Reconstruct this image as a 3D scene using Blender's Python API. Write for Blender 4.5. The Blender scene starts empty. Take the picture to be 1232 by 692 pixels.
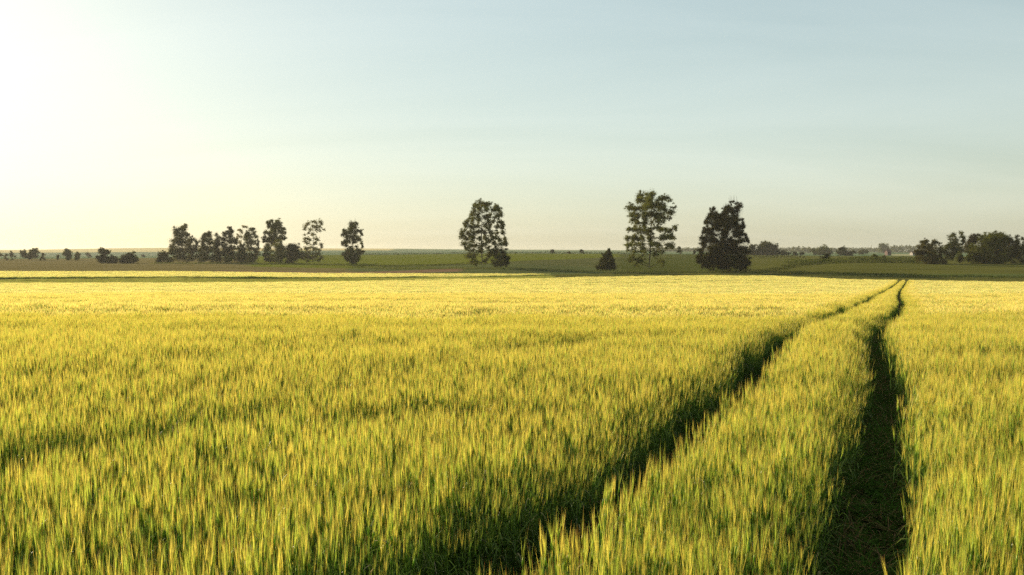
import bpy, math, random
import numpy as np

R = math.radians
S = bpy.context.scene
C = S.collection
ZC = 2.4            # eye height above the soil at the camera's feet
HOR, CX, F = 304.0, 616.0, 1067.0   # eye-level row, centre column and focal length of the photograph, in its pixels

# ------------------------------------------------------------------ camera
cd = bpy.data.cameras.new("camera"); cam = bpy.data.objects.new("camera", cd); C.objects.link(cam)
S.camera = cam
cd.sensor_width = 36; cd.lens = 36 * F / 1232
cd.clip_start = 0.05; cd.clip_end = 20000
cam.location = (0, 0, ZC)
cam.rotation_euler = (R(90) - math.atan((346 - HOR) / F), 0, 0)

# ------------------------------------------------------------------ sky, sun, exposure
SUN_AZ, SUN_EL = -50.0, 16.5        # degrees right of the view direction, degrees above the horizon
w = bpy.data.worlds.new("World"); S.world = w; w.use_nodes = True
wn = w.node_tree.nodes; wl = w.node_tree.links
sky = wn.new("ShaderNodeTexSky"); sky.sky_type = 'NISHITA'; sky.sun_disc = False
sky.sun_elevation = R(SUN_EL); sky.sun_rotation = R(SUN_AZ)
sky.altitude = 100; sky.air_density = 1.25; sky.dust_density = 1.5; sky.ozone_density = 2.5
gam = wn.new("ShaderNodeGamma"); gam.inputs[1].default_value = 0.45      # evens out the hazy evening sky
wl.new(sky.outputs[0], gam.inputs[0]); tnt = wn.new("ShaderNodeMix"); tnt.data_type = 'RGBA'; tnt.blend_type = 'MULTIPLY'; tnt.inputs[0].default_value = 1
tnt.inputs[7].default_value = (1.22, 1.28, 1.17, 1)
wl.new(gam.outputs[0], tnt.inputs[6])
# thin high cirrus, laid out on a flat layer overhead
tcw = wn.new("ShaderNodeTexCoord"); sep = wn.new("ShaderNodeSeparateXYZ"); wl.new(tcw.outputs["Generated"], sep.inputs[0])
zp = wn.new("ShaderNodeMath"); zp.operation = 'ADD'; zp.inputs[1].default_value = 0.22
zm = wn.new("ShaderNodeMath"); zm.operation = 'MAXIMUM'; zm.inputs[1].default_value = 0.0; wl.new(sep.outputs[2], zm.inputs[0]); wl.new(zm.outputs[0], zp.inputs[0])
inv = wn.new("ShaderNodeMath"); inv.operation = 'DIVIDE'; inv.inputs[0].default_value = 1; wl.new(zp.outputs[0], inv.inputs[1])
vs = wn.new("ShaderNodeVectorMath"); vs.operation = 'SCALE'; wl.new(tcw.outputs["Generated"], vs.inputs[0]); wl.new(inv.outputs[0], vs.inputs[3])
mpw = wn.new("ShaderNodeMapping"); mpw.inputs["Rotation"].default_value = (0, 0, R(32)); mpw.inputs["Scale"].default_value = (0.35, 1.3, 0); wl.new(vs.outputs[0], mpw.inputs[0])
cn = wn.new("ShaderNodeTexNoise"); cn.inputs["Scale"].default_value = 0.9; cn.inputs["Detail"].default_value = 7; cn.inputs["Roughness"].default_value = 0.55; cn.inputs["Distortion"].default_value = 0.6
wl.new(mpw.outputs[0], cn.inputs["Vector"])
cm = wn.new("ShaderNodeMapRange"); cm.inputs[1].default_value = 0.42; cm.inputs[2].default_value = 0.75; cm.inputs[3].default_value = 0.0; cm.inputs[4].default_value = 0.09
wl.new(cn.outputs[0], cm.inputs[0])
cmx = wn.new("ShaderNodeMix"); cmx.data_type = 'RGBA'; cmx.inputs[7].default_value = (5.6, 5.7, 5.4, 1)
wl.new(cm.outputs[0], cmx.inputs[0]); wl.new(tnt.outputs[2], cmx.inputs[6]); wl.new(cmx.outputs[2], wn["Background"].inputs[0])
wn["Background"].inputs[1].default_value = 0.15

sd = bpy.data.lights.new("sun", 'SUN'); sun = bpy.data.objects.new("sun", sd); C.objects.link(sun)
sd.energy = 4.8; sd.angle = R(0.6); sd.color = (1.0, 0.83, 0.58)
sun.rotation_euler = (R(90 - SUN_EL), 0, math.pi - R(SUN_AZ))
sun.location = (-60, 60, 60)

S.view_settings.view_transform = 'Standard'; S.view_settings.look = 'None'
S.view_settings.exposure = 1.0; S.view_settings.gamma = 1
S.render.engine = 'CYCLES'
S.cycles.max_bounces = 8; S.cycles.diffuse_bounces = 3; S.cycles.transmission_bounces = 5
S.cycles.transparent_max_bounces = 8; S.cycles.volume_bounces = 1
S.cycles.use_adaptive_sampling = True; S.cycles.adaptive_threshold = 0.01
S.cycles.use_denoising = False

rng = np.random.default_rng(7)

# ------------------------------------------------------------------ terrain heights
# depth (m) -> metres from eye level down to the top of the barley, main field
FIELD_Y = np.array([-200, 0, 10, 16.5, 24.5, 31, 54, 100, 150, 215])
FIELD_D = np.array([1.58, 1.58, 1.58, 1.65, 1.81, 1.98, 2.85, 4.5, 5.95, 7.35])
CROP = 0.82
# beyond it: photograph column -> (depth, ground row)
COLS = [
 (-700, [(225,345),(250,340),(265,336.4),(340,328.6),(600,316.5),(900,311.5),(1300,310.5),(1900,309),(2500,303),(3300,300),(4600,303)]),
 (0,    [(225,345),(248,340.5),(260,336.4),(340,328.6),(600,316.5),(900,311.5),(1300,310.5),(1900,309),(2500,303),(3300,300.6),(4600,303)]),
 (200,  [(230,344.3),(252,340),(262,336.2),(340,328.8),(600,316),(900,310.5),(1300,309.5),(1900,308),(2500,302),(3300,298),(4600,302)]),
 (420,  [(245,342),(262,338.5),(275,336.2),(340,331),(440,325),(560,318),(900,306.7),(1100,308),(1500,306),(2500,301.3),(3300,298.8),(4600,302)]),
 (620,  [(270,338.2),(300,335.8),(330,331.5),(380,323),(450,317.5),(600,311.5),(880,305),(1100,307.5),(2000,303.5),(3300,300.3),(4600,302)]),
 (740,  [(290,335.6),(320,332),(370,326.8),(440,321.5),(600,313),(860,305.4),(1050,308),(2000,304),(3300,300.9),(4600,303)]),
 (850,  [(305,334),(330,331.5),(375,327.4),(440,321.5),(600,313),(850,306),(1050,308),(2000,304),(3300,301.2),(4600,303)]),
 (930,  [(300,334.6),(330,332),(375,327.4),(440,320),(600,312),(850,307.3),(1050,308.5),(2000,305),(3300,301.8),(4600,303)]),
 (1032, [(262,339.6),(300,335.3),(345,328.5),(400,320.5),(440,316.5),(600,311),(850,308.3),(1500,306.5),(3300,302.6),(4600,303)]),
 (1232, [(242,342.6),(280,338),(325,331),(400,321.5),(450,316.5),(600,312),(1000,308.5),(1500,306.5),(3300,303),(4600,303)]),
 (1900, [(242,342.6),(280,338),(325,331),(400,321.5),(450,316.5),(600,312),(1000,308.5),(1500,306.5),(3300,303),(4600,303)]),
]
YS = np.unique(np.concatenate([np.linspace(-200, 60, 53), np.linspace(60, 420, 181), np.linspace(420, 1200, 157),
                               np.geomspace(1200, 4600, 70)]))
PXS = np.array([c[0] for c in COLS], float)
TAB = []
for px, pts in COLS:
    yy = list(FIELD_Y) ; zz = [ZC - d - CROP for d in FIELD_D]
    for (y, r) in pts:
        yy.append(y); zz.append(ZC - (r - HOR) / F * y)
    z = np.interp(YS, yy, zz)
    zs = z.copy()
    for _ in range(3):                                    # soften the kinks
        zs[1:-1] = .25*zs[:-2] + .5*zs[1:-1] + .25*zs[2:]
    TAB.append(zs)
TAB = np.array(TAB)

def px_of(x, y): return CX + F * x / np.maximum(y, 8.0)
def ground_z(x, y):
    x = np.asarray(x, float); y = np.asarray(y, float)
    px = np.clip(px_of(x, y), PXS[0], PXS[-1])
    k = np.clip(np.searchsorted(PXS, px) - 1, 0, len(PXS) - 2)
    t = (px - PXS[k]) / (PXS[k+1] - PXS[k]); t = t*t*(3-2*t)
    j = np.clip(np.searchsorted(YS, y) - 1, 0, len(YS) - 2)
    s = np.clip((y - YS[j]) / (YS[j+1] - YS[j]), 0, 1)
    a = TAB[k, j]*(1-s) + TAB[k, j+1]*s
    b = TAB[k+1, j]*(1-s) + TAB[k+1, j+1]*s
    return a*(1-t) + b*t

EDGE = ([-700,0,200,420,620,740,850,930,1032,1232,1900], [225,225,230,245,270,290,305,300,262,242,242])
def main_edge(px): return np.interp(px, *EDGE)
def second_near(px): return np.interp(px, [-700,0,420,640,665], [265,260,275,318,322])
def second_far(px): return np.interp(px, [-700,0,420,640,665], [340,340,338,326,321])

# smooth value noise in plan, for heights and colours of the crop
def vnoise(x, y, seed):
    r = np.random.default_rng(seed).random((64, 64))
    xi = np.floor(x).astype(int); yi = np.floor(y).astype(int)
    fx = x - xi; fy = y - yi; fx = fx*fx*(3-2*fx); fy = fy*fy*(3-2*fy)
    g = lambda a, b: r[a % 64, b % 64]
    return (g(xi,yi)*(1-fx)+g(xi+1,yi)*fx)*(1-fy) + (g(xi,yi+1)*(1-fx)+g(xi+1,yi+1)*fx)*fy

# ------------------------------------------------------------------ materials
def mat(name):
    m = bpy.data.materials.new(name); m.use_nodes = True
    nt = m.node_tree; nt.nodes.clear()
    out = nt.nodes.new("ShaderNodeOutputMaterial")
    return m, nt, out

def leafy(name, tint=(1,1,1), translucency=0.45, spread=0.35, gloss=0.0):
    """Colour attribute 'Col' times a tint, with per-object/per-instance variation; thin leaves let light through."""
    m, nt, out = mat(name); N = nt.nodes; L = nt.links
    at = N.new("ShaderNodeAttribute"); at.attribute_name = "Col"
    oi = N.new("ShaderNodeObjectInfo")
    mr = N.new("ShaderNodeMapRange"); mr.inputs[3].default_value = 1-spread/2; mr.inputs[4].default_value = 1+spread/2
    L.new(oi.outputs["Random"], mr.inputs[0])
    t = N.new("ShaderNodeVectorMath"); t.operation = 'MULTIPLY'; t.inputs[1].default_value = tint
    s = N.new("ShaderNodeVectorMath"); s.operation = 'SCALE'
    L.new(at.outputs["Color"], t.inputs[0]); L.new(t.outputs[0], s.inputs[0]); L.new(mr.outputs[0], s.inputs[3])
    d = N.new("ShaderNodeBsdfDiffuse"); tr = N.new("ShaderNodeBsdfTranslucent"); mx = N.new("ShaderNodeMixShader")
    L.new(s.outputs[0], d.inputs[0]); L.new(s.outputs[0], tr.inputs[0])
    mx.inputs[0].default_value = translucency
    L.new(d.outputs[0], mx.inputs[1]); L.new(tr.outputs[0], mx.inputs[2])
    last = mx
    if gloss > 0:
        g = N.new("ShaderNodeBsdfGlossy"); g.inputs["Roughness"].default_value = 0.38
        g.inputs["Color"].default_value = (1, 1, 1, 1)
        fr = N.new("ShaderNodeMixShader"); fr.inputs[0].default_value = gloss
        L.new(mx.outputs[0], fr.inputs[1]); L.new(g.outputs[0], fr.inputs[2]); last = fr
    L.new(last.outputs[0], out.inputs[0])
    return m

def plain(name, col, rough=0.9, scale=3.0, var=0.3):
    m, nt, out = mat(name); N = nt.nodes; L = nt.links
    b = N.new("ShaderNodeBsdfPrincipled"); b.inputs["Roughness"].default_value = rough
    b.inputs["Specular IOR Level"].default_value = 0.2
    nz = N.new("ShaderNodeTexNoise"); nz.inputs["Scale"].default_value = scale; nz.inputs["Detail"].default_value = 6
    tc = N.new("ShaderNodeTexCoord"); L.new(tc.outputs["Object"], nz.inputs["Vector"])
    cr = N.new("ShaderNodeValToRGB")
    cr.color_ramp.elements[0].position = .3; cr.color_ramp.elements[1].position = .7
    cr.color_ramp.elements[0].color = tuple(c*(1-var) for c in col) + (1,)
    cr.color_ramp.elements[1].color = tuple(min(1, c*(1+var)) for c in col) + (1,)
    L.new(nz.outputs[0], cr.inputs[0]); L.new(cr.outputs[0], b.inputs["Base Color"]); L.new(b.outputs[0], out.inputs[0])
    return m

M_BARLEY = leafy("barley", translucency=0.5, spread=0.25, gloss=0.02)
M_GRASS = leafy("verge_grass", translucency=0.4, spread=0.35)
M_LEAF = leafy("tree_leaves", tint=(1.3, 1.18, .72), translucency=0.34, spread=0.25)
M_BARK = plain("bark", (0.055, 0.042, 0.03), scale=2.0)
M_BRICK = plain("brick_wall", (0.09, 0.055, 0.045), scale=1.0)
M_ROOF = plain("roof_tiles", (0.10, 0.055, 0.045), scale=1.0)
M_PALE = plain("pale_render", (0.22, 0.2, 0.18), scale=.5, var=.1)
M_METAL = plain("weathered_pole", (0.2, 0.18, 0.16), scale=2)

# ground: parcel colour attribute broken up by noise, with bump
M_GROUND, nt, out = mat("ground_soil_and_meadow"); N = nt.nodes; L = nt.links
at = N.new("ShaderNodeAttribute"); at.attribute_name = "Col"
geo = N.new("ShaderNodeNewGeometry")
n1 = N.new("ShaderNodeTexNoise"); n1.inputs["Scale"].default_value = 9.0; n1.inputs["Detail"].default_value = 8; n1.inputs["Roughness"].default_value = .7
n2 = N.new("ShaderNodeTexNoise"); n2.inputs["Scale"].default_value = 0.045; n2.inputs["Detail"].default_value = 7; n2.inputs["Roughness"].default_value = .65
mp = N.new("ShaderNodeMapping"); mp.inputs["Scale"].default_value = (0.45, 1.6, 1)
L.new(geo.outputs["Position"], n1.inputs["Vector"]); L.new(geo.outputs["Position"], mp.inputs[0]); L.new(mp.outputs[0], n2.inputs["Vector"])
r1 = N.new("ShaderNodeMapRange"); r1.inputs[1].default_value=.3; r1.inputs[2].default_value=.7; r1.inputs[3].default_value = .7; r1.inputs[4].default_value = 1.3
r2 = N.new("ShaderNodeMapRange"); r2.inputs[1].default_value=.3; r2.inputs[2].default_value=.7; r2.inputs[3].default_value = .72; r2.inputs[4].default_value = 1.25
L.new(n1.outputs[0], r1.inputs[0]); L.new(n2.outputs[0], r2.inputs[0])
mm = N.new("ShaderNodeMath"); mm.operation = 'MULTIPLY'; L.new(r1.outputs[0], mm.inputs[0]); L.new(r2.outputs[0], mm.inputs[1])
sc = N.new("ShaderNodeVectorMath"); sc.operation = 'SCALE'; L.new(at.outputs["Color"], sc.inputs[0]); L.new(mm.outputs[0], sc.inputs[3])
b = N.new("ShaderNodeBsdfDiffuse"); L.new(sc.outputs[0], b.inputs[0])
bp = N.new("ShaderNodeBump"); bp.inputs["Strength"].default_value = .6; bp.inputs["Distance"].default_value = .05
L.new(n1.outputs[0], bp.inputs["Height"]); L.new(bp.outputs[0], b.inputs["Normal"]); L.new(b.outputs[0], out.inputs[0])

# ------------------------------------------------------------------ mesh helpers
def mesh_from(name, V, Fc, col=None, material=None, smooth=False):
    """V (n,3), Fc (m,3) or (m,4); col (n,3) per-vertex colour"""
    me = bpy.data.meshes.new(name)
    V = np.asarray(V, np.float32); Fc = np.asarray(Fc, np.int32)
    k = Fc.shape[1]
    me.vertices.add(len(V)); me.vertices.foreach_set("co", V.ravel())
    me.loops.add(Fc.size); me.loops.foreach_set("vertex_index", Fc.ravel())
    me.polygons.add(len(Fc)); me.polygons.foreach_set("loop_start", np.arange(len(Fc), dtype=np.int32)*k)
    if col is not None:
        a = me.color_attributes.new("Col", 'FLOAT_COLOR', 'POINT')
        rgba = np.ones((len(V), 4), np.float32); rgba[:, :3] = col
        a.data.foreach_set("color", rgba.ravel())
    me.update(calc_edges=True); me.validate()
    if smooth: me.polygons.foreach_set("use_smooth", np.ones(len(Fc), bool))
    if material: me.materials.append(material)
    return me

def link(name, me, parent=None):
    o = bpy.data.objects.new(name, me); C.objects.link(o)
    if parent: o.parent = parent
    return o

def tag(o, label=None, cat=None, group=None, kind=None):
    if label: o["label"] = label
    if cat: o["category"] = cat
    if group: o["group"] = group
    if kind: o["kind"] = kind
    return o

# ------------------------------------------------------------------ the ground sheet
def parcel(x, y):
    px = px_of(x, y); c = np.zeros(x.shape + (3,))
    def put(mask, col): c[mask] = col
    c[...] = (0.075, 0.085, 0.03)
    put(y <= main_edge(px), (0.085, 0.062, 0.035))                      # soil under the barley
    verge = (y > main_edge(px)) & (y < 345)
    put(verge, (0.07, 0.085, 0.025)); put(verge & (px < 665) & (y < second_near(px) - 7), (0.26, 0.27, 0.06))  # front part brighter: sunlit verge put into the ground colour
    sf = (px < 665) & (y > second_near(px)) & (y < second_far(px))
    put(sf, (0.30, 0.23, 0.08))
    left = (y >= 340) & (px < 420) & (y < 1000)
    put(left & (y < 1000), (0.13, 0.105, 0.04))
    put((px > 260) & (px < 560) & (y > 352 + (px-260)*.03) & (y < 400), (0.15, 0.095, 0.055))   # reddish fallow strip
    gf = (px > 300) & (y > 470 - (px-420)*.12) & (y < 905)
    put(gf & (px < 1000), (0.095, 0.105, 0.012))
    put(gf & (px > 560) & (px < 745) & (y < 430 + (px-560)*1.5) & (y > 360), (0.075, 0.078, 0.026))
    put((px >= 745) & (px < 1000) & (y > 345) & (y < 900), (0.055, 0.062, 0.013))
    put((px >= 900) & (y > 335) & (y < 900), (0.08, 0.08, 0.018))
    put((px > 420) & (px < 600) & (np.abs(y - (495 - (px-420)*.25)) < 7), (0.05, 0.055, 0.025))      # farm track
    far = (y >= 905)
    put(far, (0.075, 0.11, 0.05))
    put(far & (px < 470) & (y > 2350 + 3*np.maximum(0, px-200)*.2), (0.42, 0.34, 0.15))      # ripe field on the ridge
    put(far & (y > 1900) & (y < 2350) & (px < 600), (0.09, 0.125, 0.07))
    put(far & (px > 470) & (y > 2600), (0.12, 0.15, 0.07))
    put(far & (px > 1070) & (px < 1105) & (y > 1150) & (y < 1500), (0.45, 0.38, 0.2))
    return c

def build_ground():
    u = np.linspace(-1.9, 1.9, 420); u = np.sign(u)*np.abs(u)**1.15
    Yg, Ug = np.meshgrid(YS, u, indexing='ij')
    X = Ug * (Yg + 230.0); Y = Yg
    Z = ground_z(X, Y)
    V = np.stack([X, Y, Z], -1).reshape(-1, 3)
    ny, nx = X.shape; i = np.arange(ny*nx).reshape(ny, nx)
    Fc = np.stack([i[:-1,:-1], i[:-1,1:], i[1:,1:], i[1:,:-1]], -1).reshape(-1, 4)
    me = mesh_from("ground", V, Fc, parcel(X, Y).reshape(-1, 3), M_GROUND, smooth=True)
    tag(link("ground", me), kind="structure")
build_ground()

# ------------------------------------------------------------------ barley plants
class Soup:
    def __init__(s): s.V=[]; s.F=[]; s.C=[]; s.n=0
    def tris(s, v, f, c):
        v = np.asarray(v, float); s.V.append(v); s.F.append(np.asarray(f, int)+s.n)
        c = np.asarray(c, float); s.C.append(np.broadcast_to(c, (len(v), 3)) if c.ndim == 1 else c); s.n += len(v)
    def mesh(s, name, material): return mesh_from(name, np.concatenate(s.V), np.concatenate(s.F), np.concatenate(s.C), material)

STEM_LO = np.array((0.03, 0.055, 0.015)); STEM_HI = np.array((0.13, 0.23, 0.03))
LEAF_C = np.array((0.085, 0.17, 0.025)); EAR_C = np.array((0.31, 0.36, 0.032)); AWN_C = np.array((0.86, 0.73, 0.125)); TIP_C = np.array((0.66, 0.24, 0.07))

def ribbon(S_, pts, wid, side, cols):
    n = len(pts); v = []
    for p, w_ in zip(pts, wid): v += [p - side*w_, p + side*w_]
    f = []
    for i in range(n-1): a = 2*i; f += [(a, a+1, a+3), (a, a+3, a+2)]
    S_.tris(v, f, np.repeat(np.asarray(cols), 2, axis=0))

def barley_plant(S_, g, x, y, lod, unripe=.3):
    az = g.uniform(0, 2*math.pi); d = np.array((math.cos(az), math.sin(az), 0.))
    h = 0.60 + np.clip(g.normal(-.02, .065), -.2, .085)
    lean = abs(g.normal(0, .03)) + .005
    fat = (1, 2.2, 5.5)[lod]
    base = np.array((x, y, 0.))
    wa = g.uniform(0, math.pi); side = np.array((math.cos(wa), math.sin(wa), 0.)); side2 = np.array((-side[1], side[0], 0.))
    t = np.linspace(0, 1, 4 if lod == 0 else 3)
    P = [base + d*lean*tt**2 + np.array((0, 0, h*tt)) for tt in t]
    tone = g.uniform(.75, 1.2); young = g.random() < unripe
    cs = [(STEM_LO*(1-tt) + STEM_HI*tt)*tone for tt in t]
    sw = .0018*fat
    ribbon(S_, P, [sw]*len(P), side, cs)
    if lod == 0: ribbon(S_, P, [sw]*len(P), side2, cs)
    up = np.array((0, 0, 1.)); tipd = up + d*g.uniform(0, .13) + np.array((.05, 0, 0)) + g.normal(0, .03, 3); tipd /= np.linalg.norm(tipd)
    ear = EAR_C*tone*g.uniform(.85, 1.1) * (np.array((.62, .98, .8)) if young else 1)
    awn = AWN_C*(np.array((.95, .93, .85)), np.array((1.12, 1.10, 1.6)), np.array((1.2, 1.2, 2.3)))[lod]*g.uniform(.8, 1.1) * (np.array((.68, .92, .7)) if young else 1)  # far levels paler: backlit sheen of distant awns put into their colour
    L_ = g.uniform(.07, .10); r = (.0046, .009, .02)[lod]
    A = P[-1]; B = A + tipd*L_; M = (A+B)/2
    ring = [M + side*r, M + side2*r, M - side*r, M - side2*r]
    S_.tris([A]+ring+[B], [(0,1,2),(0,2,3),(0,3,4),(0,4,1),(5,2,1),(5,3,2),(5,4,3),(5,1,4)], np.array([ear*.8]+[ear]*4+[awn]))
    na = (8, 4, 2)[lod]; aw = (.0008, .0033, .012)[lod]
    v = []; f = []; c = []
    for k in range(na):
        q = g.uniform(.1, 1.); s0 = A*(1-q)+B*q
        a2 = g.uniform(0, 2*math.pi); o = np.array((math.cos(a2), math.sin(a2), 0.))
        L2 = g.uniform(.09, .15); tip = s0 + tipd*L2 + o*L2*g.uniform(.04, .2)
        s1 = np.array((-o[1], o[0], 0.))*aw; mid = s0*.45+tip*.55
        n0 = len(v); v += [s0-s1, s0+s1, mid-s1*.7, mid+s1*.7, tip]
        f += [(n0,n0+1,n0+3),(n0,n0+3,n0+2),(n0+2,n0+3,n0+4)]
        tc = TIP_C if g.random() < .45 else np.minimum(awn*np.array((1.1,1.1,1.5)), .95)
        c += [awn*.9, awn*.9, awn, awn, tc]
    S_.tris(v, f, np.array(c))
    nl = (4, 3, 1)[lod]
    for k in range(nl):
        z0 = g.uniform(.12, .9)*h; tt = z0/h; p0 = base + d*lean*tt**2 + np.array((0, 0, z0))
        a2 = g.uniform(0, 2*math.pi); o = np.array((math.cos(a2), math.sin(a2), 0.)); s1 = np.array((-o[1], o[0], 0.))
        L2 = g.uniform(.10, .22); rise = g.uniform(.5, 1.5); droop = g.uniform(.3, 1.6)
        pts = [p0 + o*L2*u_*.75 + up*L2*(rise*u_ - droop*u_*u_) for u_ in (0, .35, .7, 1.)]
        w0 = (.0042, .007, .016)[lod]*g.uniform(.7, 1.2)
        dry = g.random() < .06
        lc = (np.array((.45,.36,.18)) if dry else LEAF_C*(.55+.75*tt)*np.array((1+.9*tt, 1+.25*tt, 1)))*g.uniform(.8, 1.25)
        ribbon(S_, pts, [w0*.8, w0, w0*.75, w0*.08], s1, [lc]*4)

PROTO = bpy.data.collections.new("plant_sources")     # the plants the crop repeats; not linked into the scene
def proto(name, unripe, half, density, lod, count):
    out_ = []
    for i in range(count):
        g = np.random.default_rng(100*lod + i + len(name)); S_ = Soup()
        m = int(round(density*(2*half)**2)); k = int(math.ceil(math.sqrt(m)))
        for a in range(k):
            for b_ in range(k):
                if len(S_.V) and g.random() > m/(k*k): continue
                x = -half + (a + g.uniform(-.1, 1.1))*2*half/k; y = -half + (b_ + g.uniform(-.1, 1.1))*2*half/k
                barley_plant(S_, g, x, y, lod, unripe)
        o = bpy.data.objects.new("%s_source" % name, S_.mesh(name, M_BARLEY)); PROTO.objects.link(o); out_.append(o)
    return out_

def grass_proto(name, half, n, hmin, hmax, wid, count, cols, seed, flat=.5):
    out_ = []
    for i in range(count):
        g = np.random.default_rng(seed+i); S_ = Soup()
        for k in range(n):
            x, y = g.uniform(-half, half, 2); a2 = g.uniform(0, 2*math.pi); o = np.array((math.cos(a2), math.sin(a2), 0.)); s1 = np.array((-o[1], o[0], 0.))
            h = g.uniform(hmin, hmax); bend = g.uniform(.05, flat)*h
            pts = [np.array((x, y, 0.)) + o*bend*u_**1.6 + np.array((0, 0, h*(u_ - .35*flat*u_*u_))) for u_ in (0, .4, .75, 1.)]
            c = np.array(cols[g.integers(len(cols))])*g.uniform(.7, 1.25)
            ribbon(S_, pts, [wid*.8, wid, wid*.7, wid*.1], s1, [c*.7, c*.9, c, c*1.1])
        o = bpy.data.objects.new("%s_source" % name, S_.mesh(name, M_GRASS)); PROTO.objects.link(o); out_.append(o)
    return out_

def scatter(name, groups, label, cat):
    """groups: list of (source objects, P (n,3), rotz, scale (n,3), tilt (n,2)). One object whose points carry the plants."""
    P=[]; ID=[]; RO=[]; SC=[]; base = 0; srcs = []
    for src, p, ro, scl in groups:
        P.append(p); ID.append(base + rng.integers(0, len(src), len(p))); RO.append(ro); SC.append(scl)
        base += len(src); srcs += src
    P=np.concatenate(P); ID=np.concatenate(ID).astype(np.int32); RO=np.concatenate(RO); SC=np.concatenate(SC)
    me = bpy.data.meshes.new(name); me.vertices.add(len(P)); me.vertices.foreach_set("co", P.astype(np.float32).ravel())
    a = me.attributes.new("idx", 'INT', 'POINT'); a.data.foreach_set("value", ID)
    a = me.attributes.new("rot", 'FLOAT_VECTOR', 'POINT'); a.data.foreach_set("vector", RO.astype(np.float32).ravel())
    a = me.attributes.new("scl", 'FLOAT_VECTOR', 'POINT'); a.data.foreach_set("vector", SC.astype(np.float32).ravel())
    o = link(name, me)
    ng = bpy.data.node_groups.new(name + "_plants", 'GeometryNodeTree')
    ng.interface.new_socket("Geometry", in_out='INPUT', socket_type='NodeSocketGeometry')
    ng.interface.new_socket("Geometry", in_out='OUTPUT', socket_type='NodeSocketGeometry')
    N = ng.nodes; L = ng.links
    gi = N.new("NodeGroupInput"); go = N.new("NodeGroupOutput"); j = N.new("GeometryNodeJoinGeometry")
    def named(nm, t):
        q = N.new("GeometryNodeInputNamedAttribute"); q.data_type = t; q.inputs[0].default_value = nm; return q
    ai = named("idx", 'INT'); ar = named("rot", 'FLOAT_VECTOR'); asc = named("scl", 'FLOAT_VECTOR')
    e2r = N.new("FunctionNodeEulerToRotation"); L.new(ar.outputs[0], e2r.inputs[0])
    for k, s in enumerate(srcs):
        oi = N.new("GeometryNodeObjectInfo"); oi.inputs["Object"].default_value = s; oi.inputs["As Instance"].default_value = True
        cmp_ = N.new("FunctionNodeCompare"); cmp_.data_type = 'INT'; cmp_.operation = 'EQUAL'
        ins = [i_ for i_ in cmp_.inputs if i_.enabled and i_.type == 'INT']
        L.new(ai.outputs[0], ins[0]); ins[1].default_value = k
        ip = N.new("GeometryNodeInstanceOnPoints")
        L.new(gi.outputs[0], ip.inputs["Points"]); L.new(cmp_.outputs[0], ip.inputs["Selection"])
        L.new(oi.outputs["Geometry"], ip.inputs["Instance"]); L.new(e2r.outputs[0], ip.inputs["Rotation"]); L.new(asc.outputs[0], ip.inputs["Scale"])
        L.new(ip.outputs[0], j.inputs[0])
    L.new(j.outputs[0], go.inputs[0])
    md = o.modifiers.new("plants", 'NODES'); md.node_group = ng
    tag(o, label, cat, kind="stuff")
    return o

# tramlines: lateral offset (m, left positive) of the pair's reference line from the straight line with heading HEAD
HEAD = math.atan((1100 - CX) / F)
def along_lat(x, y):
    s = x*math.sin(HEAD) + y*math.cos(HEAD)
    lat = -(x*math.cos(HEAD) - y*math.sin(HEAD))
    return s, lat
# how the reference line (right rim of the right wheel track) wanders, by depth y
def fit_ref():
    pts = [(1100,470),(1099,452),(1092,434),(1077,407),(1070,394),(1070,385),(1080,378.5),(1088,373.5),(1092.5,366),(1091,361),(1086,356),(1085.5,350),(1089.5,343)]
    ys = [-5, 8]; ls = [0, 0]
    yy = np.arange(5, 260, .25)
    for px, row in pts:
        rows = HOR + F*np.interp(yy, FIELD_Y, FIELD_D)/yy
        y = yy[np.argmin(np.abs(rows - row))]; x = (px - CX)/F*y
        ys.append(y); ls.append(along_lat(x, y)[1])
    return np.array(ys), np.array(ls)
REF_Y, REF_L = fit_ref()
print("ref", np.round(REF_Y,1), np.round(REF_L,2))
def track_gap(x, y):
    """distance inside (+) or outside (-) the nearest wheel track's edge"""
    s, lat = along_lat(x, y)
    l = lat - np.interp(y, REF_Y, REF_L) + .05*np.sin(s*1.1) + .035*np.sin(s*2.7+1)
    a = .29 - np.abs(l - .27); b_ = .34 - np.abs(l - 2.17)
    return np.maximum(a, b_), s

# thin missed strips and steps seen in the crop: photograph polyline -> plan
def plan_of(px, row):
    yy = np.arange(3, 300, .1); rows = HOR + F*np.interp(yy, FIELD_Y, FIELD_D)/yy
    y = yy[np.argmin(np.abs(rows-row))]; return ((px-CX)/F*y, y)
STRIPS = [([(0,540),(70,525),(150,512),(230,497),(330,478)], .28, .74), ([(225,428),(330,418),(440,414)], .5, .86), ([(590,418),(720,402),(860,399)], .6, .86), ([(-40,455),(80,448),(170,450)], .4, .86), ([(400,492),(480,482),(560,480)], .3, .84), ([(1180,455),(1240,448)], .4, .86), ([(820,640),(860,570),(905,520)], .2, .84), ([(-60,362),(120,355),(300,353),(500,349.5)], .9, .72), ([(-60,372),(90,370),(240,366)], .6, .86),
          ([(790,340),(860,337.5),(960,336)], 1.2, .6), ([(1105,343),(1112,352),(1135,366)], .22, .62),
          ([(380,340.5),(560,341.5),(740,338.5)], 1.2, .7), ([(470,352),(640,349)], .8, .8), ([(840,346),(905,342.5)], .9, .75)]
STRIPS = [([plan_of(*p) for p in pl], w_, k) for pl, w_, k in STRIPS]
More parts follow.
